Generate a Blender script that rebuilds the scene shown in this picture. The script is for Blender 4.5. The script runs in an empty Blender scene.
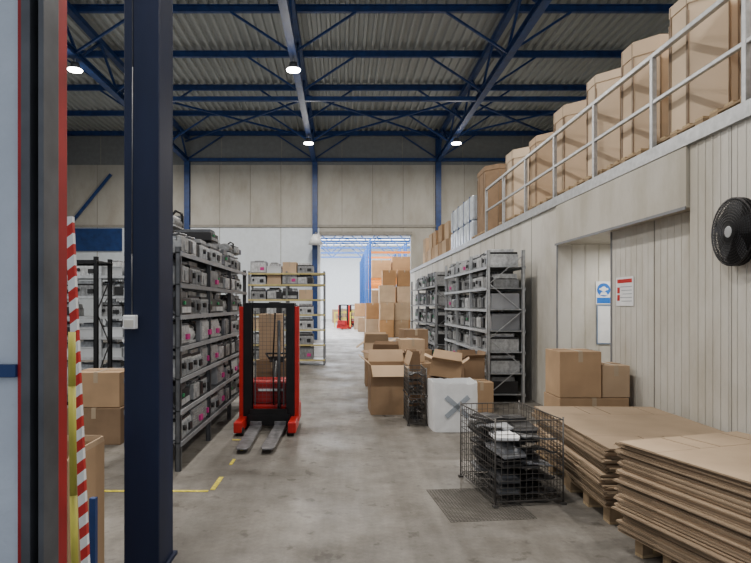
import bpy, math, random
from mathutils import Vector, Matrix
random.seed(7)
SC=bpy.context.scene
COL=SC.collection
F=560.0; VX=342.0; VY=305.0; H=1.6
def PX(u,Y): return (u-VX)*Y/F
def PZ(v,Y): return H-(v-VY)*Y/F

# ---------------------------------------------------------------- materials
def mat(name,col,rough=.6,metal=0,var=.12,scale=6,bump=0.0,bscale=60,emit=0,ecol=None,stretch=(1,1,1),spec=.4,dirt=0,rnd=None):
    m=bpy.data.materials.new(name); m.use_nodes=True
    nt=m.node_tree; N=nt.nodes; L=nt.links
    b=N['Principled BSDF']
    b.inputs['Roughness'].default_value=rough; b.inputs['Metallic'].default_value=metal
    b.inputs['Specular IOR Level'].default_value=spec
    tc=N.new('ShaderNodeTexCoord'); mp=N.new('ShaderNodeMapping'); mp.inputs['Scale'].default_value=stretch
    L.new(tc.outputs['Object'],mp.inputs['Vector'])
    n=N.new('ShaderNodeTexNoise'); n.inputs['Scale'].default_value=scale; n.inputs['Detail'].default_value=5
    L.new(mp.outputs['Vector'],n.inputs['Vector'])
    r=N.new('ShaderNodeValToRGB')
    c=col
    r.color_ramp.elements[0].position=.3; r.color_ramp.elements[1].position=.7
    r.color_ramp.elements[0].color=(max(0,c[0]*(1-var)),max(0,c[1]*(1-var)),max(0,c[2]*(1-var)),1)
    r.color_ramp.elements[1].color=(min(1,c[0]*(1+var)),min(1,c[1]*(1+var)),min(1,c[2]*(1+var)),1)
    L.new(n.outputs['Fac'],r.inputs['Fac']); out=r.outputs['Color']
    def mulc(a,b_):
        x=N.new('ShaderNodeMix'); x.data_type='RGBA'; x.blend_type='MULTIPLY'; x.inputs[0].default_value=1
        L.new(a,x.inputs[6]); L.new(b_,x.inputs[7]); return x.outputs[2]
    if dirt:
        mp2=N.new('ShaderNodeMapping'); mp2.inputs['Scale'].default_value=(1.2,1.2,.5); L.new(tc.outputs['Object'],mp2.inputs['Vector'])
        n3=N.new('ShaderNodeTexNoise'); n3.inputs['Scale'].default_value=1.1; n3.inputs['Detail'].default_value=8; n3.inputs['Roughness'].default_value=.7
        L.new(mp2.outputs['Vector'],n3.inputs['Vector'])
        r3=N.new('ShaderNodeValToRGB'); r3.color_ramp.elements[0].position=.34; r3.color_ramp.elements[1].position=.58
        r3.color_ramp.elements[0].color=(1-dirt,1-dirt*1.12,1-dirt*1.35,1); r3.color_ramp.elements[1].color=(1,1,1,1)
        L.new(n3.outputs['Fac'],r3.inputs['Fac']); out=mulc(out,r3.outputs['Color'])
    if rnd:
        oi=N.new('ShaderNodeObjectInfo'); r4=N.new('ShaderNodeValToRGB')
        r4.color_ramp.elements[0].color=(rnd[0],)*3+(1,); r4.color_ramp.elements[1].color=(rnd[1],)*3+(1,)
        L.new(oi.outputs['Random'],r4.inputs['Fac']); out=mulc(out,r4.outputs['Color'])
    L.new(out,b.inputs['Base Color'])
    if bump>0:
        n2=N.new('ShaderNodeTexNoise'); n2.inputs['Scale'].default_value=bscale; n2.inputs['Detail'].default_value=3
        L.new(mp.outputs['Vector'],n2.inputs['Vector'])
        bp=N.new('ShaderNodeBump'); bp.inputs['Strength'].default_value=bump; bp.inputs['Distance'].default_value=.01
        L.new(n2.outputs['Fac'],bp.inputs['Height']); L.new(bp.outputs['Normal'],b.inputs['Normal'])
    if emit>0:
        b.inputs['Emission Color'].default_value=(*(ecol or col),1); b.inputs['Emission Strength'].default_value=emit
    return m

def floor_mat(name,base,dark,r0=.4,r1=.72):
    m=bpy.data.materials.new(name); m.use_nodes=True
    nt=m.node_tree; N=nt.nodes; L=nt.links; b=N['Principled BSDF']
    tc=N.new('ShaderNodeTexCoord')
    def noise(scale,st=(1,1,1),det=6,rough=.6):
        mp=N.new('ShaderNodeMapping'); mp.inputs['Scale'].default_value=st
        L.new(tc.outputs['Object'],mp.inputs['Vector'])
        n=N.new('ShaderNodeTexNoise'); n.inputs['Scale'].default_value=scale; n.inputs['Detail'].default_value=det; n.inputs['Roughness'].default_value=rough
        L.new(mp.outputs['Vector'],n.inputs['Vector']); return n
    def ramp(n,a,b_,ca,cb):
        r=N.new('ShaderNodeValToRGB'); r.color_ramp.elements[0].position=a; r.color_ramp.elements[1].position=b_
        r.color_ramp.elements[0].color=(*ca,1); r.color_ramp.elements[1].color=(*cb,1)
        L.new(n.outputs['Fac'],r.inputs['Fac']); return r
    def mul(c1,c2,f=1):
        x=N.new('ShaderNodeMix'); x.data_type='RGBA'; x.blend_type='MULTIPLY'; x.inputs[0].default_value=f
        L.new(c1,x.inputs[6]); L.new(c2,x.inputs[7]); return x.outputs[2]
    big=ramp(noise(.6,rough=.7),.35,.62,dark,base)
    streak=ramp(noise(1.6,(1.8,.12,1)),.38,.6,(.64,.63,.61),(1,1,1))
    fine=ramp(noise(26,det=8,rough=.75),.3,.6,(.7,.7,.7),(1,1,1))
    mid=ramp(noise(3.2,det=8,rough=.7),.40,.58,(.74,.72,.695),(1,1,1))
    spots=ramp(noise(5.5,det=4),.34,.40,(.48,.46,.43),(1,1,1))
    c=mul(big.outputs['Color'],streak.outputs['Color'],.85)
    c=mul(c,fine.outputs['Color'],.9); c=mul(c,spots.outputs['Color'],.8); c=mul(c,mid.outputs['Color'],.95)
    L.new(c,b.inputs['Base Color'])
    rr=ramp(noise(1.3),.35,.65,(r0,)*3,(r1,)*3); L.new(rr.outputs['Color'],b.inputs['Roughness'])
    n2=noise(60); bp=N.new('ShaderNodeBump'); bp.inputs['Strength'].default_value=.12; bp.inputs['Distance'].default_value=.01
    L.new(n2.outputs['Fac'],bp.inputs['Height']); L.new(bp.outputs['Normal'],b.inputs['Normal'])
    return m

M=dict(
 card=mat('cardboard',(.40,.265,.155),.85,var=.14,scale=3,bump=.1,rnd=(.8,1.1)),
 card2=mat('cardboard_light',(.50,.36,.235),.85,var=.1,scale=3,bump=.1,rnd=(.85,1.05)),
 cardo=mat('cardboard_orange',(.46,.25,.11),.85,var=.1,scale=3,rnd=(.5,1.1)),
 card3=mat('cardboard_dark',(.25,.165,.10),.85,var=.15,scale=4,bump=.1),
 sheet=mat('sheet_cardboard',(.41,.305,.205),.88,var=.12,scale=3,bump=.1,rnd=(.6,1.2)),
 bin=mat('bin_cardboard',(.61,.48,.345),.85,var=.08,scale=2,bump=.1),
 bin2=mat('bin_cardboard_brown',(.54,.41,.285),.85,var=.08,scale=2,bump=.1),
 edge=mat('cardboard_edge',(.13,.095,.06),.9,var=.45,scale=40,stretch=(1,1,6)),
 tape=mat('packing_tape',(.42,.33,.23),.3,var=.05),
 strap=mat('strapping',(.22,.155,.10),.5),
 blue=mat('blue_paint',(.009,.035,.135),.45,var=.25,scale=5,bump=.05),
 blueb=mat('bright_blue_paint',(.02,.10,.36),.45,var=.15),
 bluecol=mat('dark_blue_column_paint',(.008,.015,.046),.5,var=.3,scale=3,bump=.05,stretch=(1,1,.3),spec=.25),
 roof=mat('roof_sheet',(.275,.295,.295),.6,var=.04,scale=.8,metal=.1),
 roofd=mat('dark_gable_sheet',(.16,.172,.178),.6,var=.1),
 wallb=mat('beige_panel',(.39,.38,.345),.7,var=.05,scale=.6,dirt=.18),
 joint=mat('panel_joint',(.25,.24,.215),.8),
 pan=mat('insulated_panel',(.58,.565,.52),.55,var=.05,scale=1.2,dirt=.24),
 pan2=mat('header_panel',(.52,.50,.445),.55,var=.06,scale=1.5,dirt=.24),
 white=mat('white_paint',(.75,.77,.78),.6,var=.05),
 lowwall=mat('pale_blue_wall',(.60,.66,.72),.6,var=.05,dirt=.06),
 plaster=mat('bluish_white_plaster',(.55,.61,.69),.8,var=.1,scale=4,bump=.5,bscale=30),
 galv=mat('galvanised_steel',(.46,.48,.50),.4,metal=.5,var=.15,scale=15),
 grey=mat('grey_paint',(.27,.28,.30),.5,var=.15,rnd=(.6,1.1)),
 forkm=mat('worn_fork_steel',(.17,.17,.18),.4,metal=.4,var=.4,scale=12),
 dgrey=mat('dark_grey_steel',(.10,.105,.115),.45,metal=.4,var=.25,scale=8),
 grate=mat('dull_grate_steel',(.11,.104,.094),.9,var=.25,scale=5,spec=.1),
 black=mat('black_plastic',(.018,.018,.02),.45,var=.3),
 bmetal=mat('black_metal',(.012,.012,.014),.35,metal=.2,var=.3),
 alu=mat('cast_aluminium',(.50,.515,.53),.5,metal=.25,var=.3,scale=22,bump=.3,rnd=(.4,1.1)),
 red=mat('red_paint',(.50,.018,.016),.35,var=.12),
 dred=mat('dark_red_paint',(.33,.012,.014),.5,var=.25,scale=6),
 mag=mat('magenta_plastic',(.5,.03,.22),.5),
 green=mat('green_plastic',(.04,.28,.12),.5),
 orange=mat('orange_plastic',(.75,.22,.03),.5),
 dyellow=mat('dull_yellow_paint',(.50,.42,.18),.6,var=.2),
 yellow=mat('yellow_paint',(.62,.52,.05),.6,var=.45,scale=25),
 ygreen=mat('yellow_green_paint',(.38,.36,.06),.5,var=.2),
 wood=mat('pallet_wood',(.42,.31,.18),.85,var=.25,scale=8,stretch=(1,6,1),bump=.2),
 wood2=mat('pallet_block_wood',(.28,.20,.12),.9,var=.2,scale=12),
 film=mat('stretch_wrap',(.58,.65,.73),.25,var=.2,scale=6,bump=.5,bscale=20),
 paper=mat('white_paper',(.76,.78,.80),.8,var=.06,scale=5),
 sack=mat('white_woven_sack',(.72,.74,.76),.75,var=.06,scale=9,bump=.5,bscale=12),
 tub=mat('pale_tub_plastic',(.66,.69,.72),.6,var=.06,scale=5,rnd=(.5,1.1)),
 sblue=mat('sign_blue',(.01,.14,.55),.5,var=.02),
 ink=mat('print_ink',(.18,.25,.36),.8),
 inkg=mat('grey_print',(.30,.34,.39),.8),
 rubber=mat('rubber',(.02,.02,.02),.8),
 wire=mat('wire_steel',(.10,.095,.09),.45,metal=.5),
 lampon=mat('lamp_glow',(1,.96,.9),.5,var=0,emit=40,ecol=(1,.95,.88)),
 sky=mat('skylight_sheet',(.9,.95,1),.6,var=.02,emit=6,ecol=(.9,.96,1)),
 floor=floor_mat('concrete_floor',(.235,.22,.197),(.155,.145,.13)),
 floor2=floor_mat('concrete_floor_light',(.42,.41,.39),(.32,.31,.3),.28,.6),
)

# ---------------------------------------------------------------- mesh builder
class MB:
    def __init__(s): s.v=[];s.f=[];s.m=[];s.s=[]
    def add(s,vs,fs,m=0,T=None,smooth=False):
        o=len(s.v)
        s.v+=[tuple(T@Vector(p)) if T else tuple(p) for p in vs]
        s.f+=[tuple(i+o for i in f) for f in fs]; s.m+=[m]*len(fs); s.s+=[smooth]*len(fs); return s
    def box(s,x0,x1,y0,y1,z0,z1,m=0,T=None):
        vs=[(x,y,z) for x in (x0,x1) for y in (y0,y1) for z in (z0,z1)]
        return s.add(vs,[(0,1,3,2),(4,6,7,5),(0,4,5,1),(2,3,7,6),(0,2,6,4),(1,5,7,3)],m,T)
    def cyl(s,p0,p1,r,n=8,m=0,r2=None,T=None,smooth=True):
        p0=Vector(p0);p1=Vector(p1);d=(p1-p0)
        if d.length<1e-6: return s
        d.normalize(); a=Vector((0,0,1)) if abs(d.z)<.9 else Vector((1,0,0))
        u=d.cross(a).normalized(); w=d.cross(u)
        r2=r if r2 is None else r2; vs=[]
        for p,rr in ((p0,r),(p1,r2)):
            for i in range(n):
                t=2*math.pi*i/n+math.pi/n; vs.append(p+u*math.cos(t)*rr+w*math.sin(t)*rr)
        s.add(vs,[(i,n+i,n+(i+1)%n,(i+1)%n) for i in range(n)],m,T,smooth and n>5)
        o=len(s.v)-2*n
        s.f+=[tuple(o+i for i in range(n)),tuple(o+n+n-1-i for i in range(n))]; s.m+=[m,m]; s.s+=[False,False]
        return s
    def path(s,pts,r,n=6,m=0):
        for a,b in zip(pts[:-1],pts[1:]): s.cyl(a,b,r,n,m)
        return s
    def prism(s,pts,z0,z1,m=0,sc=1,T=None):
        n=len(pts); cx=sum(p[0] for p in pts)/n; cy=sum(p[1] for p in pts)/n
        vs=[(p[0],p[1],z0) for p in pts]+[(cx+(p[0]-cx)*sc,cy+(p[1]-cy)*sc,z1) for p in pts]
        return s.add(vs,[(i,(i+1)%n,n+(i+1)%n,n+i) for i in range(n)]+[tuple(reversed(range(n))),tuple(range(n,2*n))],m,T)
    def ring(s,c,R,r,n=28,k=5,m=0):
        pts=[(c[0]+R*math.cos(2*math.pi*i/n),c[1]+R*math.sin(2*math.pi*i/n),c[2]) for i in range(n+1)]
        return s.path(pts,r,k,m)

def props(o,label=None,category=None,group=None,kind=None):
    if label:o['label']=label
    if category:o['category']=category
    if group:o['group']=group
    if kind:o['kind']=kind
def obj(name,mb,mats,loc=(0,0,0),rot=(0,0,0),parent=None,bevel=0,**kw):
    me=bpy.data.meshes.new(name)
    me.from_pydata(mb.v,[],mb.f)
    for i,p in enumerate(me.polygons): p.material_index=mb.m[i]; p.use_smooth=mb.s[i]
    for k in (mats if isinstance(mats,(list,tuple)) else [mats]): me.materials.append(M[k])
    me.update()
    o=bpy.data.objects.new(name,me); COL.objects.link(o)
    o.location=loc; o.rotation_euler=rot
    if parent: o.parent=parent
    if bevel:
        b=o.modifiers.new('bevel','BEVEL'); b.width=bevel; b.segments=2; b.limit_method='ANGLE'
    props(o,**kw); return o
def thing(name,loc=(0,0,0),rz=0,**kw):
    e=bpy.data.objects.new(name,None); e.empty_display_size=.1; COL.objects.link(e)
    e.location=loc; e.rotation_euler=(0,0,rz); props(e,**kw); return e
def dup(o,loc=None,rz=None,scale=None,parent=None,root=True,**kw):
    c=o.copy(); COL.objects.link(c)
    if parent: c.parent=parent
    for ch in list(o.children): dup(ch,parent=c,root=False)
    if root:
        if loc is not None:c.location=loc
        if rz is not None:c.rotation_euler=(0,0,rz)
        if scale is not None:c.scale=scale
        props(c,**kw)
    return c
PROTO={}
def place(key,builder,loc,rz=0,scale=(1,1,1),**kw):
    if key not in PROTO:
        o=builder(); PROTO[key]=o; o.location=loc; o.rotation_euler=(0,0,rz); o.scale=scale; props(o,**kw); return o
    return dup(PROTO[key],loc,rz,scale,**kw)
def wallbox(name,x0,x1,y0,y1,z0,z1,m,label=None):
    return obj(name,MB().box(x0,x1,y0,y1,z0,z1),m,kind='structure',label=label or name.replace('_',' '))

# ---------------------------------------------------------------- shell
YB=26.0; XW=3.2; ZM=3.09; ZR=9.5
wallbox('floor',-14,11,-3,26.3,-.2,0,'floor','worn grey concrete warehouse floor')
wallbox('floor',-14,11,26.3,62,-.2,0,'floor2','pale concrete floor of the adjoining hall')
mb=MB(); x=-14.2; p=.27; prof=[]
while x<11.2:
    prof+=[(x,ZR+.12),(x+.08,ZR+.12),(x+.11,ZR+.21),(x+.24,ZR+.21)]; x+=p
vs=[(a,y,z) for y in (-3,26.3) for a,z in prof]; n=len(prof)
mb.add(vs,[(i,i+1,n+i+1,n+i) for i in range(n-1)])
obj('ceiling',mb,'roof',kind='structure',label='corrugated metal roof sheet')
wallbox('wall_left',-14.2,-14,1.4,26.3,0,9.7,'wallb')
wallbox('wall_right',11,11.2,1.4,26.3,0,9.7,'wallb')
def backwall(x0,x1,z0,z1,m='wallb',st=1.42):
    mb=MB().box(x0,x1,YB,YB+.25,z0,z1)
    a=math.ceil(x0/st)*st
    while a<x1-.05:
        mb.box(a-.012,a+.012,YB-.012,YB,z0,z1,1); a+=st
    obj('wall_back',mb,[m,'joint'],kind='structure',label='stained grey-beige panelled end wall' if m=='wallb' else 'end wall panels')
backwall(-14,11,5.25,8.1); backwall(-14,11,8.1,9.7,'roofd',2.8)
backwall(-14,-1.05,0,5.25,'lowwall',2.84)
backwall(3.2,11,0,5.25); backwall(-1.05,3.2,4.9,5.25)
wallbox('trim_1',-14,11,YB-.05,YB,5.2,5.32,'joint','dark horizontal joint trim')
wallbox('trim_2',-14,-10.2,YB-.08,YB,4.1,5.15,'blue','blue painted wall band')
wallbox('trim_3',-1.2,-1.0,YB-.1,YB+.3,0,4.95,'white','white door reveal')
wallbox('trim_4',-1.05,3.25,YB-.1,YB+.3,4.85,5.0,'joint','dark lintel over the opening')
# front wall & door frame
wallbox('wall_front',-8,-.805,1.40,1.53,0,4.2,'plaster','bluish white rough plaster wall')
mb=MB().box(-.805,-.795,1.39,1.53,0,4.2); obj('trim_5',mb,'dred',kind='structure',label='thin red edge strip')
mb=MB().box(-.795,-.772,1.385,1.46,0,4.2,0).box(-.772,-.752,1.43,1.46,0,4.2,1).box(-.752,-.738,1.385,1.46,0,4.2,0)
obj('trim_6',mb,['dgrey','bmetal'],kind='structure',bevel=.002,label='dark steel door guide channel')
mb=MB().box(-.80,-.75,1.465,1.53,0,4.2); obj('trim_7',mb,'dred',kind='structure',bevel=.003,label='dark red door frame post')
t=thing('door_latch',(-.84,1.40,1.435),label='blue steel latch bar on the plaster wall',category='latch')
obj('bar',MB().box(-.3,.035,-.02,-.008,-.014,.018),'blue',parent=t,bevel=.002)
obj('bracket',MB().box(-.24,-.2,-.025,0,-.02,.025),'bmetal',parent=t)
def leanboard(name,m1,m2,x0,x1,y,z1,w,label,cat,stripe=.09):
    mb=MB(); ang=math.atan2(x1-x0,z1)
    nn=int(z1/stripe)
    for i in range(nn):
        a=i*z1/nn;b=(i+1)*z1/nn; sk=w*.7
        vs=[]
        for yy in (0,.02):
            vs+=[(-w/2,yy,a),(w/2,yy,min(z1,a+sk)),(w/2,yy,min(z1,b+sk)),(-w/2,yy,b)]
        mb.add(vs,[(0,1,2,3),(7,6,5,4),(0,4,5,1),(1,5,6,2),(2,6,7,3),(3,7,4,0)],i%2)
    return obj(name,mb,[m1,m2],loc=(x0,y,0),rot=(0,ang,0),label=label,category=cat)
leanboard('barrier_board','red','paper',-.985,-1.075,2.2,1.95,.028,'red and white striped barrier board leaning by the door','barrier',.042)
mb=MB(); pts=[(-.965,2.05,0.0),(-.975,2.05,.5),(-.988,2.06,.9),(-.998,2.07,1.3),(-1.003,2.08,1.5)]
mb.path(pts,.013,8)
obj('pole',mb,'ygreen',label='slightly bent yellow-green pole leaning by the door',category='pole')
t=thing('floor_bollard',(-1.11,2.5,0),label='thin blue steel upright beside the open carton',category='post')
obj('post',MB().box(-.014,.014,-.014,.014,.008,.74),'blue',parent=t,bevel=.002)
obj('base_plate',MB().box(-.05,.05,-.05,.05,0,.008),'blue',parent=t)

# blue column
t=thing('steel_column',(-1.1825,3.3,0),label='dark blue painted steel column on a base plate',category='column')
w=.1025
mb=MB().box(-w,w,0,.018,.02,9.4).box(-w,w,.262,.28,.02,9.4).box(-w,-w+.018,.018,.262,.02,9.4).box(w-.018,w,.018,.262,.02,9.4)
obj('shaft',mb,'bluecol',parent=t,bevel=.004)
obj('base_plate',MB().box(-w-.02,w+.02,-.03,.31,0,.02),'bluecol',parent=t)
t=thing('power_socket',(PX(131,3.28),3.275,PZ(322,3.28)),label='small white surface-mounted socket with cable on the blue column',category='socket')
obj('body',MB().box(-.036,.036,-.03,.022,-.04,.04),'paper',parent=t,bevel=.006)
obj('cover',MB().box(-.026,.026,-.037,-.03,-.028,.012),'pan',parent=t)
obj('cable',MB().path([(0,.02,.04),(0,.02,.4),(.004,.02,1.5),(0,.02,3.5)],.0035,6),'dgrey',parent=t)

# ---------------------------------------------------------------- mezzanine room
def ribbed(name,y0,y1,z0,z1,m='pan',pitch=.1,label='white ribbed insulated wall panel'):
    mb=MB().box(XW,XW+.12,y0,y1,z0,z1)
    a=y0+.03
    while a<y1-.03:
        mb.box(XW-.005,XW,a,a+.022,z0,z1,0); a+=pitch
    a=y0
    while a<y1:
        mb.box(XW-.003,XW,a-.004,a+.004,z0,z1,1); a+=1.0
    obj(name,mb,[m,'joint'],kind='structure',label=label)
ribbed('wall_side',1.6,5.15,0,ZM)
wallbox('wall_side',XW-.03,XW+.12,5.16,8.3,2.5,ZM,'pan2','smooth beige header panel above the recess')
def smooth(name,y0,y1,z0,z1):
    mb=MB().box(XW,XW+.12,y0,y1,z0,z1); a=y0+1.15
    while a<y1:
        mb.box(XW-.004,XW,a-.008,a+.008,z0,z1,1); a+=1.15
    obj(name,mb,['pan','joint'],kind='structure',label='white insulated wall panels')
smooth('wall_side',8.3,YB,0,ZM)
mb=MB().box(XW+.12,4.7,8.3,8.4,0,2.5); a=XW+.2
while a<4.6: mb.box(a,a+.02,8.293,8.3,0,2.5,1); a+=.2
obj('wall_recess',mb,['pan','pan2'],kind='structure',label='white panel at the end of the recess')
XR=3.33
mb=MB().box(XR,XR+.1,5.15,6.9,0,2.5)
mb.box(XR-.004,XR,5.96,5.975,0,2.5,1)
a=5.25
while a<6.85: mb.box(XR-.004,XR,a,a+.02,0,2.5,0); a+=.12
obj('wall_recess',mb,['pan','joint'],kind='structure',label='pale panel slightly behind the header')
wallbox('wall_recess',4.7,4.8,6.8,8.4,0,2.5,'pan','inner wall of the recess')
wallbox('wall_recess',XR+.1,4.7,6.7,6.8,0,2.5,'pan','return wall of the recess')
wallbox('trim_8',XW+.12,4.8,5.16,8.4,2.505,2.56,'pan2','recess soffit')
mb=MB().box(XW-.042,XW-.03,5.16,8.32,2.48,2.51).box(XR-.01,XR+.12,6.9,6.93,0,2.5).box(XW-.012,XW-.001,8.29,8.34,0,2.5)
obj('trim_9',mb,'grey',kind='structure',label='grey metal edge of the recess')
wallbox('floor_mezzanine',XW,10.9,1.6,YB,ZM,ZM+.1,'pan2','mezzanine deck')
wallbox('trim_10',XW-.04,XW,1.6,YB,ZM-.02,ZM+.11,'galv','galvanised edge angle of the mezzanine')
DZ=ZM+.1
t=thing('handrail',(XW+.05,0,DZ),label='galvanised tube handrail along the mezzanine edge',category='railing')
y0,y1=1.8,12.6
obj('top_rail',MB().box(-.025,.025,y0,y1,.98,1.03),'galv',parent=t,bevel=.006)
obj('mid_rail',MB().box(-.02,.02,y0,y1,.5,.54),'galv',parent=t,bevel=.006)
yy=y0
while yy<y1+.01:
    obj('post',MB().box(-.025,.025,-.025,.025,0,.98).box(-.05,.05,-.05,.05,0,.012),'galv',loc=(0,yy,0),parent=t,bevel=.004); yy+=1.35
def pallet_b(L=1.2,W=.8,name='pallet'):
    t=thing(name,label='wooden pallet under a cardboard load',category='pallet')
    for i in range(5):
        a=i*(W-.1)/4
        obj('deck_board',MB().box(0,L,a,a+.1,.115,.135),'wood',parent=t)
    for i in range(3):
        a=i*(L-.1)/2
        obj('stringer_board',MB().box(a,a+.1,0,W,.095,.115),'wood2',parent=t)
        for b in (0,W/2-.05,W-.1): obj('block',MB().box(a,a+.1,b,b+.1,.02,.095),'wood2',parent=t)
    for i in range(3):
        a=i*(W-.1)/2
        obj('bottom_board',MB().box(0,L,a,a+.1,0,.02),'wood',parent=t)
    return t
spans=[(2.3,3.2,0),(3.25,4.1,.0),(4.14,5.05,0),(5.12,6.05,0),(6.18,7.0,-.06),(7.12,8.0,.02),(8.15,9.2,-.05),(9.35,10.4,-.1),(10.7,11.8,.0),(12.9,14.3,.22)]
for i,(a,b,dh) in enumerate(spans):
    place('pallet',pallet_b,(3.30,a,DZ+.004),0,(.95,(b-a-.02)/.8,1),group='pallets on the mezzanine')
    sx=.98; sy=b-a-.15; h=1.31+dh+[0,.04,.05,-.02,.03,-.03,.02,-.03,.0,0][i]; z0=DZ+.142
    dark=i in (7,9)
    t=thing('octagonal_bin',(3.35+random.uniform(0,.04),a+.065,z0),random.uniform(-.03,.03),label='tall pale octagonal cardboard bin on a wooden pallet'if not dark else 'tall darker brown octagonal cardboard bin on a pallet',category='cardboard box',group='octagonal cardboard bins on the mezzanine')
    c=min(.25,sy*.3)
    pts=[(c,0),(sx-c,0),(sx,c),(sx,sy-c),(sx-c,sy),(c,sy),(0,sy-c),(0,c)]
    mk=['bin','bin','bin2','bin','bin2','bin','bin2','card2','bin','card3'][i]
    obj('body',MB().prism(pts,0,h,sc=.985),mk,parent=t,bevel=.006)
    q=[(sx/2+(p[0]-sx/2)*1.012,sy/2+(p[1]-sy/2)*1.012) for p in pts]
    obj('lid',MB().prism(q,h-.1 if i%2 else h-.16,h+.012,sc=.995),'bin' if i%2 and not dark else mk,parent=t,bevel=.004)
    for f in (.33,.67):
        obj('strap',MB().box(-.006,0.002,sy*f-.008,sy*f+.008,.0,h),'strap',parent=t)
        obj('strap',MB().box(sx*f-.008,sx*f+.008,-.006,0.004,.0,h),'strap',parent=t)
    for p_ in (pts[0],pts[6],pts[7],pts[1]):
        obj('fold_edge',MB().box(p_[0]-.006,p_[0]+.006,p_[1]-.006,p_[1]+.006,.0,h-.17),'strap',parent=t)
def carton_b(key,sx,sy,h,m='card'):
    t=thing('carton',label='closed brown cardboard carton with taped lid',category='cardboard box')
    obj('body',MB().box(0,sx,0,sy,0,h),m,parent=t,bevel=.006)
    obj('tape',MB().box(sx/2-.025,sx/2+.025,-.002,sy+.002,h-.12,h+.003),'tape',parent=t)
    obj('flap_seam',MB().box(.004,sx-.004,sy/2-.0015,sy/2+.0015,h,h+.004),'edge',parent=t)
    return t
def carton(loc,sx,sy,h,m='card',rz=0,**kw):
    kw.setdefault('label','closed brown cardboard carton with taped lid')
    key=('carton',sx,sy,h,m)
    return place(key,lambda:carton_b(key,sx,sy,h,m),loc,rz,**kw)
yy=14.7
while yy<17.6:
    for zz in (0,1):
        t=thing('wrapped_bale',(3.42,yy,DZ+.004+zz*.66),label='white and blue stretch-wrapped bale',category='bale',group='wrapped bales on the mezzanine')
        obj('bundle',MB().box(0,.95,0,.68,0,.64),'film',parent=t,bevel=.05)
        obj('band',MB().box(-.005,.955,.3,.36,-.0,.645),'blue',parent=t)
    yy+=.74
i=0
while yy<24:
    for zz in range(2 if i%3 else 1):
        carton((3.42+random.uniform(0,.1),yy,DZ+.004+zz*.6),.9,.7,.59,['card','card2'][i%2],group='cartons on the mezzanine')
    yy+=.8;i+=1

# fan
t=thing('wall_fan',(3.115,4.44,2.18),label='black round industrial fan mounted on the white ribbed wall',category='fan')
t.rotation_euler=(0,-math.pi/2,0); t.scale=(1.08,.98,.6)
mb=MB()
for R,z in ((.245,.0),(.245,.04),(.245,-.05),(.225,.055),(.205,.063),(.185,.07),(.165,.075),(.145,.079),(.125,.082),(.105,.085),(.085,.087),(.2,-.09)): mb.ring((0,0,z),R,.0035 if R<.24 else .009)
for i in range(64):
    a=2*math.pi*i/64; c,s=math.cos(a),math.sin(a)
    mb.path([(c*.04,s*.04,.088),(c*.17,s*.17,.074),(c*.235,s*.235,.05),(c*.245,s*.245,-.05),(c*.19,s*.19,-.09),(c*.08,s*.08,-.1)],.0026,4)
obj('guard',mb,'bmetal',parent=t)
obj('shroud',MB().cyl((0,0,-.05),(0,0,-.045),.24,32),'bmetal',parent=t)
for i in range(5):
    mb=MB()
    a=2*math.pi*i/5; T=Matrix.Rotation(a,4,'Z')@Matrix.Translation((.03,0,.01))@Matrix.Rotation(.3,4,'X')
    mb.add([(0,-.03,0),(.1,-.07,0),(.19,-.075,0),(.195,.04,0),(.1,.06,0),(0,.03,0),(0,-.03,.005),(.1,-.07,.005),(.19,-.075,.005),(.195,.04,.005),(.1,.06,.005),(0,.03,.005)],
      [(5,4,3,2,1,0),(6,7,8,9,10,11)]+[(j,(j+1)%6,6+(j+1)%6,6+j) for j in range(6)],0,T)
    obj('blade',mb,'dgrey',parent=t)
obj('badge',MB().cyl((0,0,.085),(0,0,.095),.042,16),'galv',parent=t,bevel=.004)
obj('motor',MB().cyl((0,0,-.12),(0,0,.05),.05,16),'black',parent=t)
obj('bracket',MB().box(-.12,.12,-.05,.05,-.135,-.11),'bmetal',parent=t)

# signs
t=thing('safety_sign',(PX(603.5,8.29),8.286,1.78),label='white safety sign with blue round head pictogram symbol',category='sign')
obj('board',MB().box(-.115,.115,0,.004,-.17,.17),'paper',parent=t)
obj('symbol',MB().cyl((0,-.001,.045),(0,-.004,.045),.098,28),'sblue',parent=t)
obj('pictogram_head',MB().cyl((0,-.004,.055),(0,-.006,.055),.04,16),'paper',parent=t)
obj('pictogram_body',MB().prism([(-.06,0),(.06,0),(.035,.045),(-.035,.045)],0,.002,T=Matrix.Translation((0,-.004,-.035))@Matrix.Rotation(math.pi/2,4,'X')),'paper',parent=t)
for a in (-.05,.05): obj('pictogram_ear_cup',MB().cyl((a,-.004,.055),(a,-.008,.055),.016,10),'paper',parent=t)
obj('caption_panel',MB().box(-.1,.1,-.002,0,-.155,-.07),'sblue',parent=t)
t=thing('notice_board',(PX(605,8.29),8.286,1.31),label='white notice sheet in a blue-grey frame',category='sign')
obj('frame',MB().box(-.125,.125,-.004,0.004,-.29,.29),'ink',parent=t)
obj('sheet',MB().box(-.108,.108,-.007,-.004,-.272,.272),'paper',parent=t)
t=thing('warning_sign',(XR-.005,6.58,1.76),label='white sign with red headings on the pale wall panel',category='sign')
obj('board',MB().box(-.006,-.0,-.2,.2,-.17,.17),'paper',parent=t)
obj('heading',MB().box(-.008,-.006,-.17,.17,.1,.145),'red',parent=t)
for i in range(5): obj('text_line',MB().box(-.008,-.006,-.17,.1-.03*(i%3),.05-i*.042,.058-i*.042),'inkg',parent=t)
for i in range(2): obj('symbol',MB().box(-.008,-.006,.11,.17,-.02-i*.09,.05-i*.09),'red',parent=t)

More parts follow.
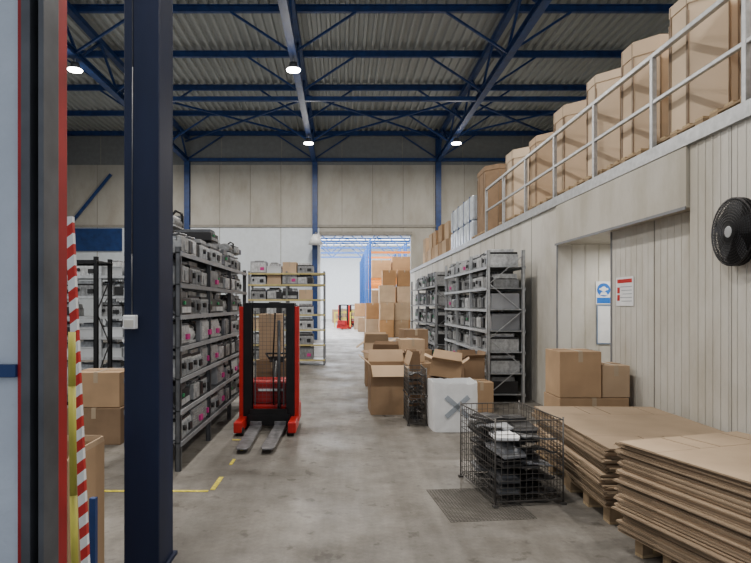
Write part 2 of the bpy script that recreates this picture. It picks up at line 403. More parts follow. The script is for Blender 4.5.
# ---------------------------------------------------------------- roof steel
TX=[-7.15,-1.3,4.45]
def truss_b():
    t=thing('roof_truss',label='blue lattice steel roof truss',category='roof truss')
    z0,z1=8.3,9.35
    obj('bottom_chord',MB().box(-.1,.1,1.5,25.95,z0-.1,z0-.07).box(-.1,.1,1.5,25.95,z0+.07,z0+.1).box(-.015,.015,1.5,25.95,z0-.07,z0+.07),'blue',parent=t)
    obj('top_chord',MB().box(-.09,.09,1.5,25.95,z1-.07,z1+.09),'blue',parent=t)
    y=1.6; up=True
    while y<25.3:
        a=(0,y,z0 if up else z1); b=(0,min(y+1.36,25.9),z1 if up else z0)
        obj('web_member',MB().cyl(a,b,.045,4),'blue',parent=t); y+=1.36; up=not up
    return t
for x_ in TX+[10.2,-13]:
    place('truss',truss_b,(x_,0,0),group='roof trusses')
def purlin_b():
    t=thing('roof_purlin',label='dark blue steel purlin across the roof',category='roof beam')
    obj('beam',MB().box(-14,11,-.05,.05,ZR-.08,ZR-.05).box(-14,11,-.05,.05,ZR+.09,ZR+.12).box(-14,11,-.01,.01,ZR-.05,ZR+.09),'blue',parent=t)
    return t
py=[25.85-2.72*i for i in range(9)]
for y in py: place('purlin',purlin_b,(0,y,0),group='roof purlins')
for y in py[:6]:
    for x_ in TX:
        for sgn in (-1,1):
            obj('roof_brace',MB().cyl((0,0,0),(sgn*1.7,0,1.12),.04,4),'blue',loc=(x_,y,8.33),label='blue diagonal knee brace between truss and purlin',category='roof beam',group='roof braces')
for y in (25.8,18.2,10.4):
    for a,b in ((-7.05,-1.4),(-1.2,4.35),(4.55,10.1)):
        obj('roof_tie',MB().box(a,b,y-.06,y+.06,8.22,8.36),'blue',label='blue horizontal tie beam between trusses',category='roof beam',group='roof tie beams')
for a,b in ((-1.3,-7.15),(4.45,10.2),(4.45,-1.3)):
    for y_,z_,d in ((25.6,9.2,-5.3),(20.3,9.08,5.3)):
        obj('roof_bracing',MB().cyl((0,0,0),(b-a,d,0),.045,4),'blue',loc=(a,y_,z_),label='blue diagonal wind bracing under the roof',category='roof beam',group='roof wind bracing')
for x_ in (-12.9,-7.15,-1.25,4.45):
    obj('wall_column',MB().box(-.12,.12,-.02,0,0,8.2).box(-.12,.12,-.22,-.2,0,8.2).box(-.02,.02,-.2,-.02,0,8.2),'blue',loc=(x_,YB-.015,0 if x_<4 else DZ),label='blue steel column against the end wall',category='column',group='end wall columns')
obj('wall_brace',MB().cyl((-12.8,0,4.9),(-10.6,0,7.6),.08,4),'blue',loc=(0,YB-.3,0),label='blue diagonal brace on the end wall',category='beam')

def lamp_b():
    t=thing('high_bay_lamp',label='round industrial high bay lamp hanging under the truss',category='lamp')
    obj('housing',MB().cyl((0,0,.05),(0,0,.18),.11,16).cyl((0,0,0),(0,0,.05),.2,20,r2=.11),'dgrey',parent=t)
    obj('lens',MB().cyl((0,0,-.02),(0,0,0),.185,20),'lampon',parent=t)
    obj('suspension_rod',MB().cyl((0,0,.18),(0,0,.32),.012,6),'galv',parent=t)
    return t
def light(kind,loc,power,size,col=(1,.95,.88),rot=(0,0,0),sy=None):
    l=bpy.data.lights.new('light',kind); l.energy=power; l.color=col
    if kind=='AREA':
        l.size=size
        if sy: l.shape='RECTANGLE'; l.size_y=sy
        else: l.shape='DISK'
    else: l.shadow_soft_size=size
    o=bpy.data.objects.new('light',l); COL.objects.link(o); o.location=loc; o.rotation_euler=rot; return o
LP=[(x_,y_) for y_ in (21.8,15.0,8.4,2.6) for x_ in TX if not (x_==4.45 and y_==15.0)]
for x_,y_ in LP:
    place('lamp',lamp_b,(x_,y_,7.9),group='high bay lamps')
    light('AREA',(x_,y_,7.85),260,.5,(1,.93,.84))
    light('POINT',(x_,y_,6.9),55,.3,(1,.96,.9))
t=thing('bell_lamp',(-1.2,YB-.6,4.35),label='white bell-shaped lamp by the doorway',category='lamp')
obj('shade',MB().cyl((0,0,0),(0,0,.45),.34,20,r2=.12),'white',parent=t)
obj('arm',MB().cyl((0,0,.45),(0,.38,.6),.03,8),'grey',parent=t)
t=thing('recess_fill_lamp',(4.1,7.5,2.5),label='small white fill lamp added to brighten the recess',category='lamp')  # added lamp, put in to brighten the recess end wall
obj('diffuser',MB().cyl((0,0,-.05),(0,0,0),.1,16),'white',parent=t)
light('AREA',(4.1,7.5,2.43),22,.2)

# ---------------------------------------------------------------- racks
def rack(loc,rz,L,D,levels,top,bays,m='galv',pm='grey',label='grey steel shelving rack',beam=None,sh=.03):
    t=thing('storage_rack',loc,rz,label=label,category='shelving rack')
    for i in range(bays+1):
        x=i*(L-.05)/bays
        for y in (0,D-.05):
            obj('upright',MB().box(x,x+.05,y,y+.006,0,top).box(x,x+.006,y,y+.05,0,top).box(x,x+.05,y+.044,y+.05,0,top) ,pm,parent=t)
        mb=MB(); z=.15; fl=0
        while z<top-.5:
            mb.cyl((x+.025,.04 if fl else D-.04,z),(x+.025,D-.04 if fl else .04,z+.45),.009,4); z+=.45; fl=1-fl
        obj('brace',mb,pm,parent=t)
    for z in levels:
        obj('shelf',MB().box(0,L,.006,D-.006,z-.012,z-.002).box(0,L,-.012,.0,z-sh-.01,z+.004,1).box(0,L,D,D+.012,z-sh-.01,z+.004,1),[m,beam or m],parent=t)
    return t
def unitA():
    t=thing('machine_unit',category='machine part')
    mb=MB().box(-.205,.205,-.24,.24,0,.15)
    for i in range(7): mb.box(-.185+i*.058,-.172+i*.058,-.252,-.24,.015,.135)
    obj('housing',mb,'alu',parent=t,bevel=.005)
    obj('cover',MB().box(-.2,.2,-.235,.23,.15,.175),'black',parent=t,bevel=.004)
    obj('top_cap',MB().box(-.17,.15,-.22,.18,.175,.213),'alu',parent=t,bevel=.004)
    obj('connector',MB().cyl((-.12,-.24,.09),(-.12,-.275,.09),.025,10),'black',parent=t)
    obj('connector',MB().box(.05,.15,-.27,-.24,.04,.1),'black',parent=t)
    return t
def unitB():   # angular cast unit
    t=thing('machine_unit',category='machine part')
    mb=MB().box(-.2,.2,-.2,.22,.0,.11)
    for i in range(5): mb.box(-.205,.205,-.17+i*.085,-.15+i*.085,.0,.12)
    mb.box(-.2,.04,-.245,-.2,.015,.15).box(-.13,-.02,-.255,-.245,.03,.12)
    obj('housing',mb,'alu',parent=t,bevel=.005)
    obj('upper_case',MB().prism([(-.19,-.19),(.12,-.19),(.19,-.1),(.19,.2),(-.19,.2)],.12,.18,sc=.95),'alu',parent=t,bevel=.004)
    obj('side_cover',MB().box(.06,.2,-.245,-.2,.02,.14),'black',parent=t,bevel=.008)
    obj('top_cover',MB().box(-.15,.14,-.15,.15,.18,.213),'black',parent=t,bevel=.006)
    obj('pipe',MB().path([(-.19,-.1,.16),(-.2,-.21,.17),(.02,-.225,.18),(.1,-.2,.19)],.012,7),'dgrey',parent=t)
    return t
def unitC():
    t=thing('machine_unit',category='machine part')
    obj('housing',MB().box(-.205,.205,-.23,.23,0,.2),'grey',parent=t,bevel=.006)
    mb=MB().box(-.19,.19,-.24,-.23,.02,.18)
    for i in range(5): mb.box(-.16,.03,-.246,-.24,.045+i*.024,.055+i*.024)
    obj('front_panel',mb,'alu',parent=t)
    obj('connector',MB().box(.05,.15,-.262,-.24,.05,.10),'mag',parent=t)
    obj('handle',MB().path([(-.12,-.02,.2),(-.12,-.02,.213),(.12,-.02,.213),(.12,-.02,.2)],.007,6),'black',parent=t)
    return t
def unitD():
    t=thing('machine_unit',category='machine part')
    obj('housing',MB().box(-.2,.2,-.23,.23,0,.15),'black',parent=t,bevel=.008)
    obj('cover',MB().box(-.19,.05,-.22,.21,.15,.205),'dgrey',parent=t,bevel=.004)
    obj('cooling_block',MB().box(.08,.18,-.2,.18,.15,.2),'alu',parent=t,bevel=.004)
    obj('end_plate',MB().box(-.18,.18,-.24,-.23,.02,.07),'alu',parent=t)
    obj('connector',MB().box(-.1,-.05,-.245,-.23,.09,.12),'green',parent=t)
    return t
def unitG():
    t=thing('machine_unit',category='machine part')
    obj('housing',MB().cyl((-.17,-.12,.08),(.13,-.12,.08),.08,16),'alu',parent=t,bevel=.006)
    obj('flange',MB().box(.13,.155,-.2,-.02,.0,.18),'dgrey',parent=t)
    obj('gear_case',MB().box(-.19,.19,-.02,.22,0,.2),'grey',parent=t,bevel=.01)
    obj('bracket',MB().box(-.17,.16,-.2,.02,0,.02),'alu',parent=t)
    obj('hose',MB().path([(-.1,-.15,.14),(-.14,-.2,.19),(.0,-.22,.18),(.1,-.2,.1),(.17,-.17,.03)],.013,7),'black',parent=t)
    return t
def unitE():
    t=thing('parts_crate',category='crate')
    mb=MB().box(-.2,.2,-.24,.24,0,.012)
    mb.box(-.2,.2,-.24,-.228,.012,.13).box(-.2,.2,.228,.24,.012,.17).box(-.2,-.188,-.228,.228,.012,.15).box(.188,.2,-.228,.228,.012,.15).box(-.205,.205,-.252,-.24,.12,.135)
    obj('tub',mb,'tub',parent=t)
    obj('contents',MB().prism([(-.17,-.2),(.17,-.2),(.18,.2),(-.15,.2)],.012,.2,sc=.75),'alu',parent=t)
    obj('part',MB().box(-.1,.08,-.12,.12,.19,.22),'dgrey',parent=t,bevel=.004)
    return t
def unitF():
    t=thing('small_carton',category='cardboard box')
    obj('body',MB().box(-.19,.19,-.22,.22,0,.2),'card2',parent=t,bevel=.006)
    obj('tape',MB().box(-.02,.02,-.222,.222,.12,.203),'tape',parent=t)
    return t
UN={'A':(unitA,'silver-grey finned metal machine unit on a rack shelf'),
    'B':(unitB,'angular cast metal gear unit with black covers'),
    'C':(unitC,'boxy grey machine unit with silver front panel and handle'),
    'D':(unitD,'black boxy machine unit with silver cooling block on top'),
    'G':(unitG,'grey metal motor unit with black hose on a shelf'),
    'F':(unitF,'small brown carton on a rack shelf'),
    'E':(unitE,'pale plastic tub of metal parts on a shelf')}
def fill(axis,c,a0,a1,levels,rz,kinds,grp,step=.43,smin=1.0,smax=1.3,skip=.02,wid=1.0):
    for z in levels:
        a=a0+step/2
        while a<a1-step/2+.02:
            if random.random()>skip:
                k=random.choice(kinds); s=random.uniform(smin,smax)
                loc=(c+random.uniform(-.02,.02),a+random.uniform(-.005,.005),z) if axis=='y' else (a,c,z)
                place('unit'+k,UN[k][0],loc,rz+random.uniform(-.04,.04),(wid*random.uniform(.94,1.03),1,s),label=UN[k][1],group=grp)
            a+=step
lv=[.28,.585,.89,1.195,1.50,1.805,2.11]
rack((-1.55,5.37,0),math.pi/2,3.7,.53,lv,2.16,3,label='dark grey steel rack loaded with metal machine units beside the aisle',pm='dgrey',m='dgrey',beam='grey')
G1='machine units on the rack beside the stacker'
fill('y',-1.82,5.45,9.05,lv,math.pi/2,'AAABBCCDDG',G1,smin=1.08,smax=1.22,step=.42)
fill('y',-1.82,5.45,9.05,[lv[-1]+.265],math.pi/2,'AGDB',G1,smin=.6,smax=.9,step=.42,skip=.5)
rv=[.14,.48,.83,1.18,1.53,1.88,2.23]
rack((2.99,9.14,0),math.pi/2,3.75,.62,rv,2.5,3,label='silver-grey steel rack stacked with metal machine units',pm='galv')
fill('y',2.68,9.2,12.9,rv,-math.pi/2,'AAABBBBCGD','machine units on the rack by the white wall',smin=1.3,smax=1.4,step=.46,wid=1.1,skip=0)
rv2=[.14,.6,1.1,1.6,2.1]
rack((2.99,14.2,0),math.pi/2,5.0,.62,rv2,2.4,3,label='grey steel rack with dark machine parts along the wall',pm='grey',m='grey')
fill('y',2.68,14.3,19.1,rv2,-math.pi/2,'DDBAD','machine units on the far rack by the white wall',smin=1.5,smax=1.95,step=.45,skip=.04)
cv=[.15,.55,.95,1.35,1.75,2.15,2.45]
rack((-2.5,14.9,0),0,2.05,.62,cv,2.5,2,label='pale steel rack with dull yellow beams and assorted parts',beam='dyellow')
fill('x',15.21,-2.45,-.4,cv,0,'EAAABBCDF','parts on the rack at the end of the aisle',smin=1.2,smax=1.6,step=.42,skip=0)
rack((-6.0,14.9,0),0,3.1,.62,cv,2.5,2,label='pale steel rack with assorted parts')
fill('x',15.21,-5.9,-2.95,cv,0,'EAACBG','parts on the neighbouring pale rack',smin=1.2,smax=1.6)
wv=[.35,.7,1.05,1.4,1.75,2.1]
rack((-5.6,9.6,0),0,2.9,.62,wv,2.35,2,pm='galv',label='bright steel rack with small silver parts')
fill('x',9.91,-5.5,-2.75,wv,0,'EAEB','pale tubs and parts on the bright steel rack',smin=1.0,smax=1.35)
rack((-9.4,13.2,0),0,2.9,.62,wv,2.45,2,label='grey rack with pale parts')
fill('x',13.5,-9.3,-6.6,wv,0,'EEAC','pale parts on the grey rack',smin=1.0,smax=1.35)
rack((-4.6,7.5,0),0,1.32,.5,[.3,2.2],2.25,1,pm='bmetal',m='bmetal',label='dark open steel rack frame standing before bright shelves')
carton((-3.15,6.4,0),.62,.5,.42,'card3'); carton((-3.1,6.42,.425),.55,.45,.40,'card',label='brown carton stacked on another carton')

def open_carton(loc,sx,sy,h,m='card',rz=0,angs=(.5,.9,-.3,.7),label='open brown cardboard box with raised flaps',flk=.42,tilt=0):
    t=thing('open_carton',loc,rz,label=label,category='cardboard box'); th=.006
    if tilt: t.rotation_euler=(0,tilt,rz)
    obj('body',MB().box(0,sx,0,sy,0,th).box(0,sx,0,th,th,h).box(0,sx,sy-th,sy,th,h).box(0,th,th,sy-th,th,h).box(sx-th,sx,th,sy-th,th,h),m,parent=t)
    fl=min(sx,sy)*flk
    def flap(o,rz_,w,a):
        T=Matrix.Translation(o)@Matrix.Rotation(rz_,4,'Z')@Matrix.Rotation(a,4,'X')
        obj('flap',MB().add([(0,0,0),(w,0,0),(w-.02,0,fl),(.02,0,fl),(0,th,0),(w,th,0),(w-.02,th,fl),(.02,th,fl)],[(0,1,2,3),(7,6,5,4),(0,4,5,1),(1,5,6,2),(2,6,7,3),(3,7,4,0)],0,T),'card2' if m=='card' else m,parent=t)
    flap((0,0,h),0,sx,angs[0]); flap((sx,0,h),math.pi/2,sy,angs[1]); flap((sx,sy,h),math.pi,sx,angs[2]); flap((0,sy,h),-math.pi/2,sy,angs[3])
    return t
open_carton((-1.76,2.75,0),.415,.42,.83,'card',0,(.1,.1,.1,.1),label='tall open brown cardboard box beside the blue column',flk=.08)
open_carton((.42,8.15,0),.56,.55,.72,'card',.03,(2.5,.3,.3,.9),label='large open brown cardboard box standing in the aisle',flk=.35)
open_carton((.50,9.3,0),.45,.5,.78,'card3',-.1,(.4,1.2,.2,1.4),label='tall open dark brown box behind the large one')
carton((1.05,9.6,0),.5,.5,.6,'card'); carton((1.02,9.64,.606),.42,.4,.40,'card2',.15,label='light brown carton perched on another carton')
carton((.46,11.0,0),.5,.5,.55,'card3'); open_carton((.44,11.02,.558),.48,.45,.30,'card2',0,(.4,1.2,.2,2.2))
carton((1.2,11.2,0),.6,.6,.7,'card'); carton((1.25,11.25,.706),.5,.45,.4,'card3',.15)
carton((1.3,8.35,0),.52,.5,.5,'card3'); open_carton((1.30,8.36,.556),.46,.42,.24,'card',-.2,(1.2,.8,.3,1.3),label='open cardboard box tilted on a carton',tilt=.14,flk=.3)
carton((1.9,8.3,0),.36,.4,.45,'card',.1); open_carton((1.95,8.95,0),.34,.4,.75,'card3',.1,(1.0,.3,.2,1.2),label='narrow open carton beside the silver rack',flk=.3)
open_carton((1.02,8.75,.0),.2,.3,.8,'card3',0,(.2,.4,.2,.3),label='narrow dark cardboard box with flaps up')
# white boxy bag
t=thing('white_sack',(1.15,7.02,0),.04,label='squarish creased white bag printed with a grey cross mark',category='sack')
rs=random.Random(5); mb=MB(); NS=40; rings=8; vs=[]
for j in range(rings):
    z=.62*j/(rings-1)
    for i in range(NS):
        a=2*math.pi*i/NS; c,s=math.cos(a),math.sin(a)
        k=(abs(c)**9+abs(s)**9)**(-1/9)
        bul=1+.02*math.sin(math.pi*j/(rings-1))+rs.uniform(-.008,.008)
        z2=z+(rs.uniform(-.012,.012)+.012*math.sin(2*a+1) if j==rings-1 else 0)
        vs.append((.29+.285*c*k*bul,.26+.25*s*k*bul,z2))
fs=[(j*NS+i,j*NS+(i+1)%NS,(j+1)*NS+(i+1)%NS,(j+1)*NS+i) for j in range(rings-1) for i in range(NS)]
fs.append(tuple(reversed(range(NS))))
mb.add(vs,fs,0,None,False)
o=obj('bag',mb,'sack',parent=t); sm=o.modifiers.new('s','SOLIDIFY'); sm.thickness=.006
for a in (1,-1):
    T=Matrix.Translation((.30,.0,.32))@Matrix.Rotation(a*.72,4,'Y')
    obj('printed_mark',MB().box(-.19,.19,-.006,.004,-.03,.03,0,T),'inkg',parent=t)

def basket(loc,sx,sy,h,rz,label,pitch=.05,r=.0032,name='mesh_cage',leg=.1):
    t=thing(name,loc,rz,label=label,category='wire cage')
    def panel(a,b,z0,z1):
        mb=MB(); a=Vector(a);b=Vector(b);d=(b-a).length;n=int(d/pitch)
        for i in range(n+1):
            p=a.lerp(b,i/n); mb.cyl((p.x,p.y,z0),(p.x,p.y,z1),r,4)
        k=int((z1-z0)/pitch)
        for j in range(k+1):
            z=z0+(z1-z0)*j/k; mb.cyl((a.x,a.y,z),(b.x,b.y,z),r if 0<j<k else r*2.2,4)
        obj('mesh_panel',mb,'wire',parent=t)
    c=[(0,0,0),(sx,0,0),(sx,sy,0),(0,sy,0)]
    for i in range(4): panel(c[i],c[(i+1)%4],leg,h)
    mb=MB()
    n=int(sx/pitch)
    for i in range(n+1): mb.cyl((sx*i/n,0,leg),(sx*i/n,sy,leg),r,4)
    n=int(sy/pitch)
    for i in range(n+1): mb.cyl((0,sy*i/n,leg),(sx,sy*i/n,leg),r,4)
    obj('mesh_floor',mb,'wire',parent=t)
    for p in c:
        obj('corner_post',MB().cyl((p[0],p[1],0),(p[0],p[1],h+.02),r*2.6,6).box(p[0]-.02,p[0]+.02,p[1]-.02,p[1]+.02,0,.02),'wire',parent=t)
    return t
def crumple(name,loc,sx,sy,sz,m,seed,label,cat,rz=0,group=None,n=9,rx=0):
    rnd=random.Random(seed); mb=MB(); vs=[]
    ph=[rnd.uniform(0,6) for _ in range(6)]
    for i in range(n+1):
        for j in range(n+1):
            u=i/n-.5;v=j/n-.5
            z=sz*(.5*math.cos(3*u+ph[0])*math.cos(3*v+ph[1])+.25*math.sin(9*u+ph[2])*math.sin(7*v+ph[3]))+rnd.uniform(-.1,.1)*sz
            vs.append((u*sx*(1+.1*math.sin(6*v+ph[4])),v*sy*(1+.1*math.sin(5*u+ph[5])),z+.5*sz))
    fs=[(i*(n+1)+j,(i+1)*(n+1)+j,(i+1)*(n+1)+j+1,i*(n+1)+j+1) for i in range(n) for j in range(n)]
    mb.add(vs,fs)
    o=obj(name,mb,m,loc=loc,rot=(rx,0,rz),label=label,category=cat,group=group)
    s=o.modifiers.new('s','SOLIDIFY'); s.thickness=.012
    return o
def flatpart(p,m,lab,rz,rx,seed):
    r=random.Random(seed); w=r.uniform(.18,.27); l=r.uniform(.28,.38)
    mb=MB().prism([(-w/2,-l/2),(w/2*.7,-l/2),(w/2,-l/4),(w/2,l/2),(-w/2*.6,l/2),(-w/2,l/4)],0,.022)
    mb.prism([(-w/3,-l/3),(w/3,-l/3),(w/3,l/3),(-w/3,l/3)],.022,.04,sc=.85)
    obj('plastic_part',mb,m,loc=p,rot=(rx,0,rz),label=lab,category='plastic part',group='plastic parts in the wire cage',bevel=.003)
CR=.13; CS=(1.21,4.42)
basket((CS[0],CS[1],0),.57,.80,.68,CR,'dark wire mesh cage filled with grey and black plastic parts',pitch=.05,r=.0028,leg=.045)
T0=Matrix.Translation((CS[0],CS[1],0))@Matrix.Rotation(CR,4,'Z')
cols=['black','dgrey','black','black','black','grey','black','dgrey','alu','black','black','black','grey','black','dgrey','black','dgrey','black','black','grey','black','black','black','black','dgrey','paper','black','grey','black','black']
for i,m_ in enumerate(cols):
    a=.16 if i%2 else .40; b=.2+.2*((i//2)%3); z=.06+.018*i
    p=T0@Vector((a,b,z))
    lab={'black':'black','dgrey':'dark grey','grey':'grey','alu':'silver-grey','paper':'white'}[m_]
    if i%3==0: crumple('plastic_part',p,.24,.34,.04,m_,i*7+3,lab+' bent plastic panel piled inside the wire cage','plastic part',CR,'plastic parts in the wire cage',rx=.12*(i%3-1),n=5)
    else: flatpart(p,m_,lab+' flat plastic part piled inside the wire cage',CR+.25*((i%5)-2)*.4,.10*(i%4-1.5),i)
basket((.88,7.42,0),.24,.5,.36,0,'dark wire basket with black parts',name='wire_basket',leg=.03)
basket((.88,7.42,.385),.24,.5,.36,0,'dark wire basket stacked on another basket',name='wire_basket',leg=.03)
for j in range(2):
    for i in range(3):
        crumple('plastic_part',(1.0,7.67,.07+.385*j+i*.09),.19,.38,.06,'black',i+30+j,'black plastic part inside the wire basket','plastic part',0,'plastic parts in the wire baskets')
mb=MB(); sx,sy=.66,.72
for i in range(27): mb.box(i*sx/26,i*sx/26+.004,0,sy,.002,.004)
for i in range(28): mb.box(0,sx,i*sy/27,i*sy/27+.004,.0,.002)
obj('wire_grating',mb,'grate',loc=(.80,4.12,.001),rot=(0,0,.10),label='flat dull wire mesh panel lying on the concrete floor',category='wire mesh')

# ---------------------------------------------------------------- flattened cardboard stacks
def sheet_mesh(sx,sy,t,k):
    mb=MB(); g=.006; h=t*.42
    mb.box(0,sx,0,sy,0,h,0)
    fy=sy*.24
    xs=[0,sx*.34,sx*.5,sx*.84,sx] if k%2 else [0,sx*.46,sx*.62,sx]
    mb.box(0,sx,fy,sy-fy,t-h,t,0)
    for a,b in zip(xs[:-1],xs[1:]):
        mb.box(a+g,b-g,0,fy-.004,t-h,t,0); mb.box(a+g,b-g,sy-fy+.004,sy,t-h,t,0)
    mb.box(.002,sx-.002,.002,sy-.002,h,t-h,1)
    return mb
def stack(x0,y0,z0,sx,sy,n,t,rot,grp,lab,jit=.016):
    pr=[]; dx0=dy0=0; r0=0
    c,s=math.cos(rot),math.sin(rot)
    for i in range(n):
        k=i%6
        if i%9==0: dx0=random.uniform(-.025,.025); dy0=random.uniform(-.025,.025); r0=random.uniform(-.008,.008)
        dx=dx0+random.uniform(-jit,jit)*(2.6 if random.random()<.15 else 1); dy=dy0+random.uniform(-jit,jit)*1.5
        loc=(x0+dx*c-dy*s,y0+dx*s+dy*c,z0+i*(t+.0006)); rz=rot+r0+random.uniform(-.005,.005)
        if i==n-1: rz=rot+.02
        if k>=len(pr):
            o=obj('flattened_carton',sheet_mesh(sx*(1+.008*k-.02),sy*(1.01-.006*k),t,k),['sheet','edge'],loc=loc,rot=(0,0,rz)); pr.append(o)
        else: o=dup(pr[k],loc,rz)
        props(o,label=lab,category='cardboard sheet',group=grp)
place('pallet',pallet_b,(1.95,4.08,0),0,(.96,1.0,1),label='wooden pallet under flattened cartons on the floor')
place('pallet',pallet_b,(1.98,4.92,0),0,(.96,1.0,1),label='wooden pallet under flattened cartons on the floor')
stack(1.90,4.03,.138,1.16,1.72,48,.0085,-.045,'flattened cartons by the wire cage','flattened brown carton in a pile by the wire cage')
place('pallet',pallet_b,(2.18,2.5,0),.27,(.8,.75,1),label='wooden pallet under a tall pile of flattened cartons')
place('pallet',pallet_b,(2.01,3.11,0),.27,(.8,.62,1),label='wooden pallet under a tall pile of flattened cartons')
stack(2.11,2.42,.138,.98,1.22,66,.0085,.27,'flattened cartons near the ribbed wall','flattened brown carton in a tall pile by the wall')
carton((2.45,6.3,0),.78,.5,.55,'card'); 
carton((2.45,6.3,.556),.47,.45,.52,'card',label='brown carton stacked by the recess')
carton((2.94,6.32,.556),.31,.42,.36,'card2',label='small brown carton stacked beside a bigger one')

# ---------------------------------------------------------------- pallet stacker
def stacker_b():
    t=thing('pallet_stacker',category='forklift')
    hw=.33
    for s in (-1,1):
        T=Matrix.Translation((s*(hw-.055),0,0))
        obj('mast_rail',MB().box(-.055,.055,0,.02,.06,1.62,0,T).box(-.055,.055,.12,.14,.06,1.62,0,T).box(-.055 if s<0 else .035,-.035 if s<0 else .055,.02,.12,.06,1.62,0,T),'bmetal',parent=t,bevel=.003)
        obj('side_trim',MB().box(min(s*hw,s*(hw+.055)),max(s*hw,s*(hw+.055)),.01,.13,.1,1.58),'red',parent=t,bevel=.004)
        obj('straddle_leg',MB().box(s*(hw-.0)-.05,s*(hw-.0)+.05,-.40,.1,.04,.17),'red',parent=t,bevel=.012)
        obj('load_wheel',MB().cyl((s*(hw-.02)-.04,-.34,.05),(s*(hw-.02)+.04,-.34,.05),.05,14),'rubber',parent=t)
        x=s*.155; x1=s*.135
        mb=MB().add([(x1-.075,-1.12,.045),(x1+.075,-1.12,.045),(x1+.075,-1.12,.06),(x1-.075,-1.12,.06),(x-.075,-.08,.04),(x+.075,-.08,.04),(x+.075,-.08,.075),(x-.075,-.08,.075)],
          [(0,1,2,3),(4,7,6,5),(0,4,5,1),(1,5,6,2),(2,6,7,3),(3,7,4,0)])
        mb.prism([(x1-.075,-1.12),(x1-.05,-1.2),(x1+.05,-1.2),(x1+.075,-1.12)],.045,.06).box(x-.075,x+.075,-.1,-.06,.04,.12)
        obj('fork',mb,'forkm',parent=t,bevel=.004)
        obj('lift_chain',MB().box(s*.185-.008,s*.185+.008,.05,.06,.3,1.52),'dgrey',parent=t)
    for a in ((.03,.13,1.56,1.63),(.1,.14,.12,.2)): obj('cross_member',MB().box(-hw,hw,*a),'bmetal',parent=t,bevel=.003)
    obj('carriage',MB().box(-.27,.27,-.06,-.01,.06,.2),'bmetal',parent=t,bevel=.005)
    obj('carriage_plate',MB().box(-.24,.24,-.05,-.01,.2,.27),'bmetal',parent=t,bevel=.003)
    mb=MB()
    for i in range(9): mb.box(-.2+i*.05-.0015,-.2+i*.05+.0015,.142,.145,.3,1.56)
    for i in range(25): mb.box(-.21,.21,.142,.145,.32+i*.05-.0015,.32+i*.05+.0015)
    obj('mesh_guard',mb,'dgrey',parent=t)
    obj('lift_cylinder',MB().cyl((.12,.09,.1),(.12,.09,1.4),.022,12),'dgrey',parent=t)
    obj('hydraulic_hose',MB().path([(.05,.1,.3),(.04,.1,.9),(.07,.1,1.5)],.01,6),'black',parent=t)
    obj('chassis',MB().box(-.38,.38,.15,.5,.05,.3),'red',parent=t,bevel=.03)
    obj('battery_hood',MB().prism([(-.3,.16),(.3,.16),(.34,.5),(.26,.62),(-.26,.62),(-.34,.5)],.3,.6,sc=.92),'dred',parent=t,bevel=.03)
    obj('drive_wheel',MB().cyl((-.05,.4,.07),(.05,.4,.07),.07,14),'rubber',parent=t)
    obj('tiller',MB().cyl((0,.55,.5),(.0,.85,.8),.03,8).box(-.1,.1,.82,.9,.78,.86).path([(-.1,.86,.82),(-.16,.9,.9),(.16,.9,.9),(.1,.86,.82)],.014,7),'black',parent=t,bevel=.003)
    obj('data_plate',MB().box(-.16,.16,.155,.16,.47,.5),'paper',parent=t)
    return t
place('stacker',stacker_b,(-.94,7.2,0),.0,label='red and black pedestrian pallet stacker with lowered forks')
carton((-1.28,8.35,0),.5,.45,.78,'card3',label='brown carton on the floor behind the stacker')
carton((-1.24,8.37,.786),.33,.40,.68,'card2',label='tall brown carton behind the stacker mast')
place('stacker',stacker_b,(.15,37,0),2.8,label='red pallet stacker standing in the bright adjoining hall')
place('stacker',stacker_b,(.9,41,0),.3,label='red pallet stacker standing in the bright adjoining hall')

def tape(x0,x1,y0,y1,rz=0,n=1):
    obj('floor_marking',MB().box(0,x1-x0,0,y1-y0,0,.003),'yellow',loc=(x0,y0,.001),rot=(0,0,rz),label='worn yellow marking tape on the concrete floor',category='floor marking',group='yellow floor marking tape')
tape(-2.05,-1.62,4.79,4.83); tape(-1.58,-1.15,4.79,4.83); tape(-1.14,-1.10,4.84,5.2); tape(-1.13,-1.10,5.6,5.8); tape(-1.12,-1.09,6.15,6.4,.03); tape(-1.3,-1.12,6.62,6.65,.1); tape(-1.1,-1.07,7.9,8.3)
tape(-.98,-.95,9.4,11.8)

# ---------------------------------------------------------------- far hall
wallbox('wall_far',-12,11,61.8,62,0,8,'white','white end wall of the adjoining hall')
wallbox('wall_far_left',-12.2,-12,26.3,62,0,8,'white'); wallbox('wall_far_right',11,11.2,26.3,62,0,8,'white')
wallbox('ceiling_far',-12,11,26.3,62,8,8.1,'white','pale roof of the adjoining hall')
for i in range(7):
    y=30+i*4.6
    obj('window_%d'%(i+1),MB().box(-9,9,y,y+1.6,7.94,7.98),'sky',kind='structure',label='roof skylight strip')
def ftruss():
    t=thing('roof_truss',label='blue roof truss in the adjoining hall',category='roof truss')
    obj('bottom_chord',MB().box(-12,11,-.08,.08,6.4,6.52),'blueb',parent=t); obj('top_chord',MB().box(-12,11,-.08,.08,7.75,7.9),'blueb',parent=t)
    for i in range(15): obj('web_member',MB().cyl((-11.5+i*1.5,0,6.45 if i%2 else 7.8),(-10+i*1.5,0,7.8 if i%2 else 6.45),.05,4),'blueb',parent=t)
    return t
for i in range(7): place('ftruss',ftruss,(0,29.3+i*4.6,0),group='trusses in the adjoining hall')
light('AREA',(0,33,7.2),3300,10,(.95,.97,1),sy=10); light('AREA',(0,50,7.2),3600,12,(.95,.97,1),sy=14)
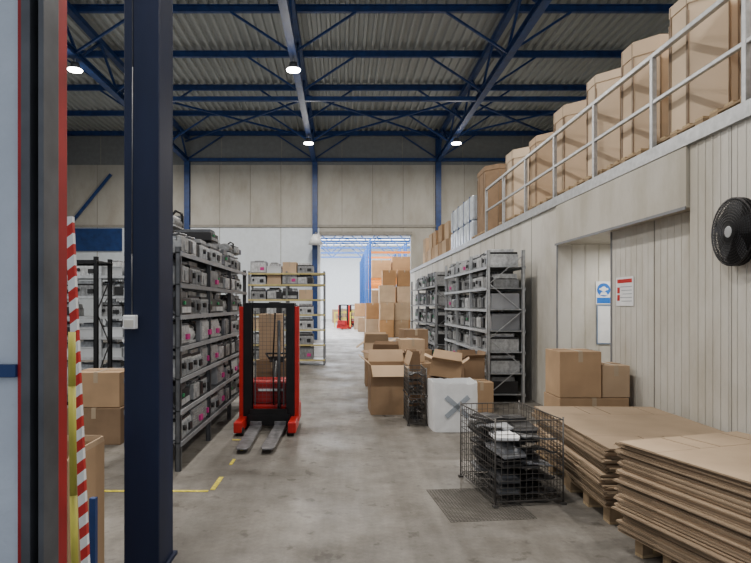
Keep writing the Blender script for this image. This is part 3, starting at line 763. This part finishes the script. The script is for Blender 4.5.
def cage_rack(y,x0=1.55):
    t=thing('pallet_rack_frame',(x0,y,0),label='tall orange and blue pallet rack frame',category='rack')
    for xx in (0,2.4):
        for yy in (0,1.0): obj('upright',MB().box(xx,xx+.09,yy,yy+.09,0,5.4),'blueb',parent=t)
    for z in (1.5,3.0,4.5): obj('beam',MB().box(.09,2.4,0,.08,z,z+.12),'orange',parent=t)
    for k,z in enumerate((0,1.625,3.125)):
        for j in range(2):
            hh=[1.0,1.2,.8][(k+j+int(y))%3]
            carton((x0+.14+j*1.15,y+.0,z),1.05,1.0,hh,['cardo','card','cardo'][(k+j)%3],group='cartons in the orange pallet racks',label='brown carton stored in the orange pallet rack')
for i in range(6): cage_rack(31.5+i*3.4)
for i,(x_,y_,n_) in enumerate(((1.85,27.6,3),(2.6,27.8,2),(1.25,29.6,2),(2.1,29.4,4),(.95,33.2,1),(.8,36.5,2),(2.9,29.3,4))):
    for j in range(n_):
        carton((x_+.03*(j%2),y_,j*.86),.7,.8,.85,['cardo','card','card2'][(i+j)%3],group='carton stacks in the adjoining hall',label='brown carton in a stack in the adjoining hall')
for i in range(3):
    t=thing('safety_barrier',(-.55+i*.5,40+i*5,0),label='yellow steel barrier in the adjoining hall',category='barrier')
    for a in (0,1.1): obj('post',MB().box(a,a+.08,0,.08,0,1.1),'yellow',parent=t)
    for z in (.5,1.0): obj('rail',MB().box(.08,1.1,.01,.07,z,z+.1),'yellow',parent=t)
for i,(x_,y_,s_) in enumerate(((-.9,50.6,1),( .4,55,1),(-.2,58,0))):
    carton((x_,y_,0),1.15,1.15,1.2,['cardo','card'][s_],group='cartons at the end of the adjoining hall',label='large brown carton by the far wall of the hall')
# ---------------------------------------------------------------- world & camera
w=bpy.data.worlds.new('World'); SC.world=w; w.use_nodes=True
w.node_tree.nodes['Background'].inputs[0].default_value=(.84,.90,1,1); w.node_tree.nodes['Background'].inputs[1].default_value=.75
cam=bpy.data.cameras.new('camera'); co=bpy.data.objects.new('camera',cam); COL.objects.link(co)
co.location=(0,0,H); co.rotation_euler=(math.pi/2,0,0)
cam.sensor_width=36; cam.lens=36*F/751; cam.shift_x=(375.5-VX)/751; cam.shift_y=(VY-281.5)/751; cam.clip_start=.05; cam.clip_end=200
SC.camera=co
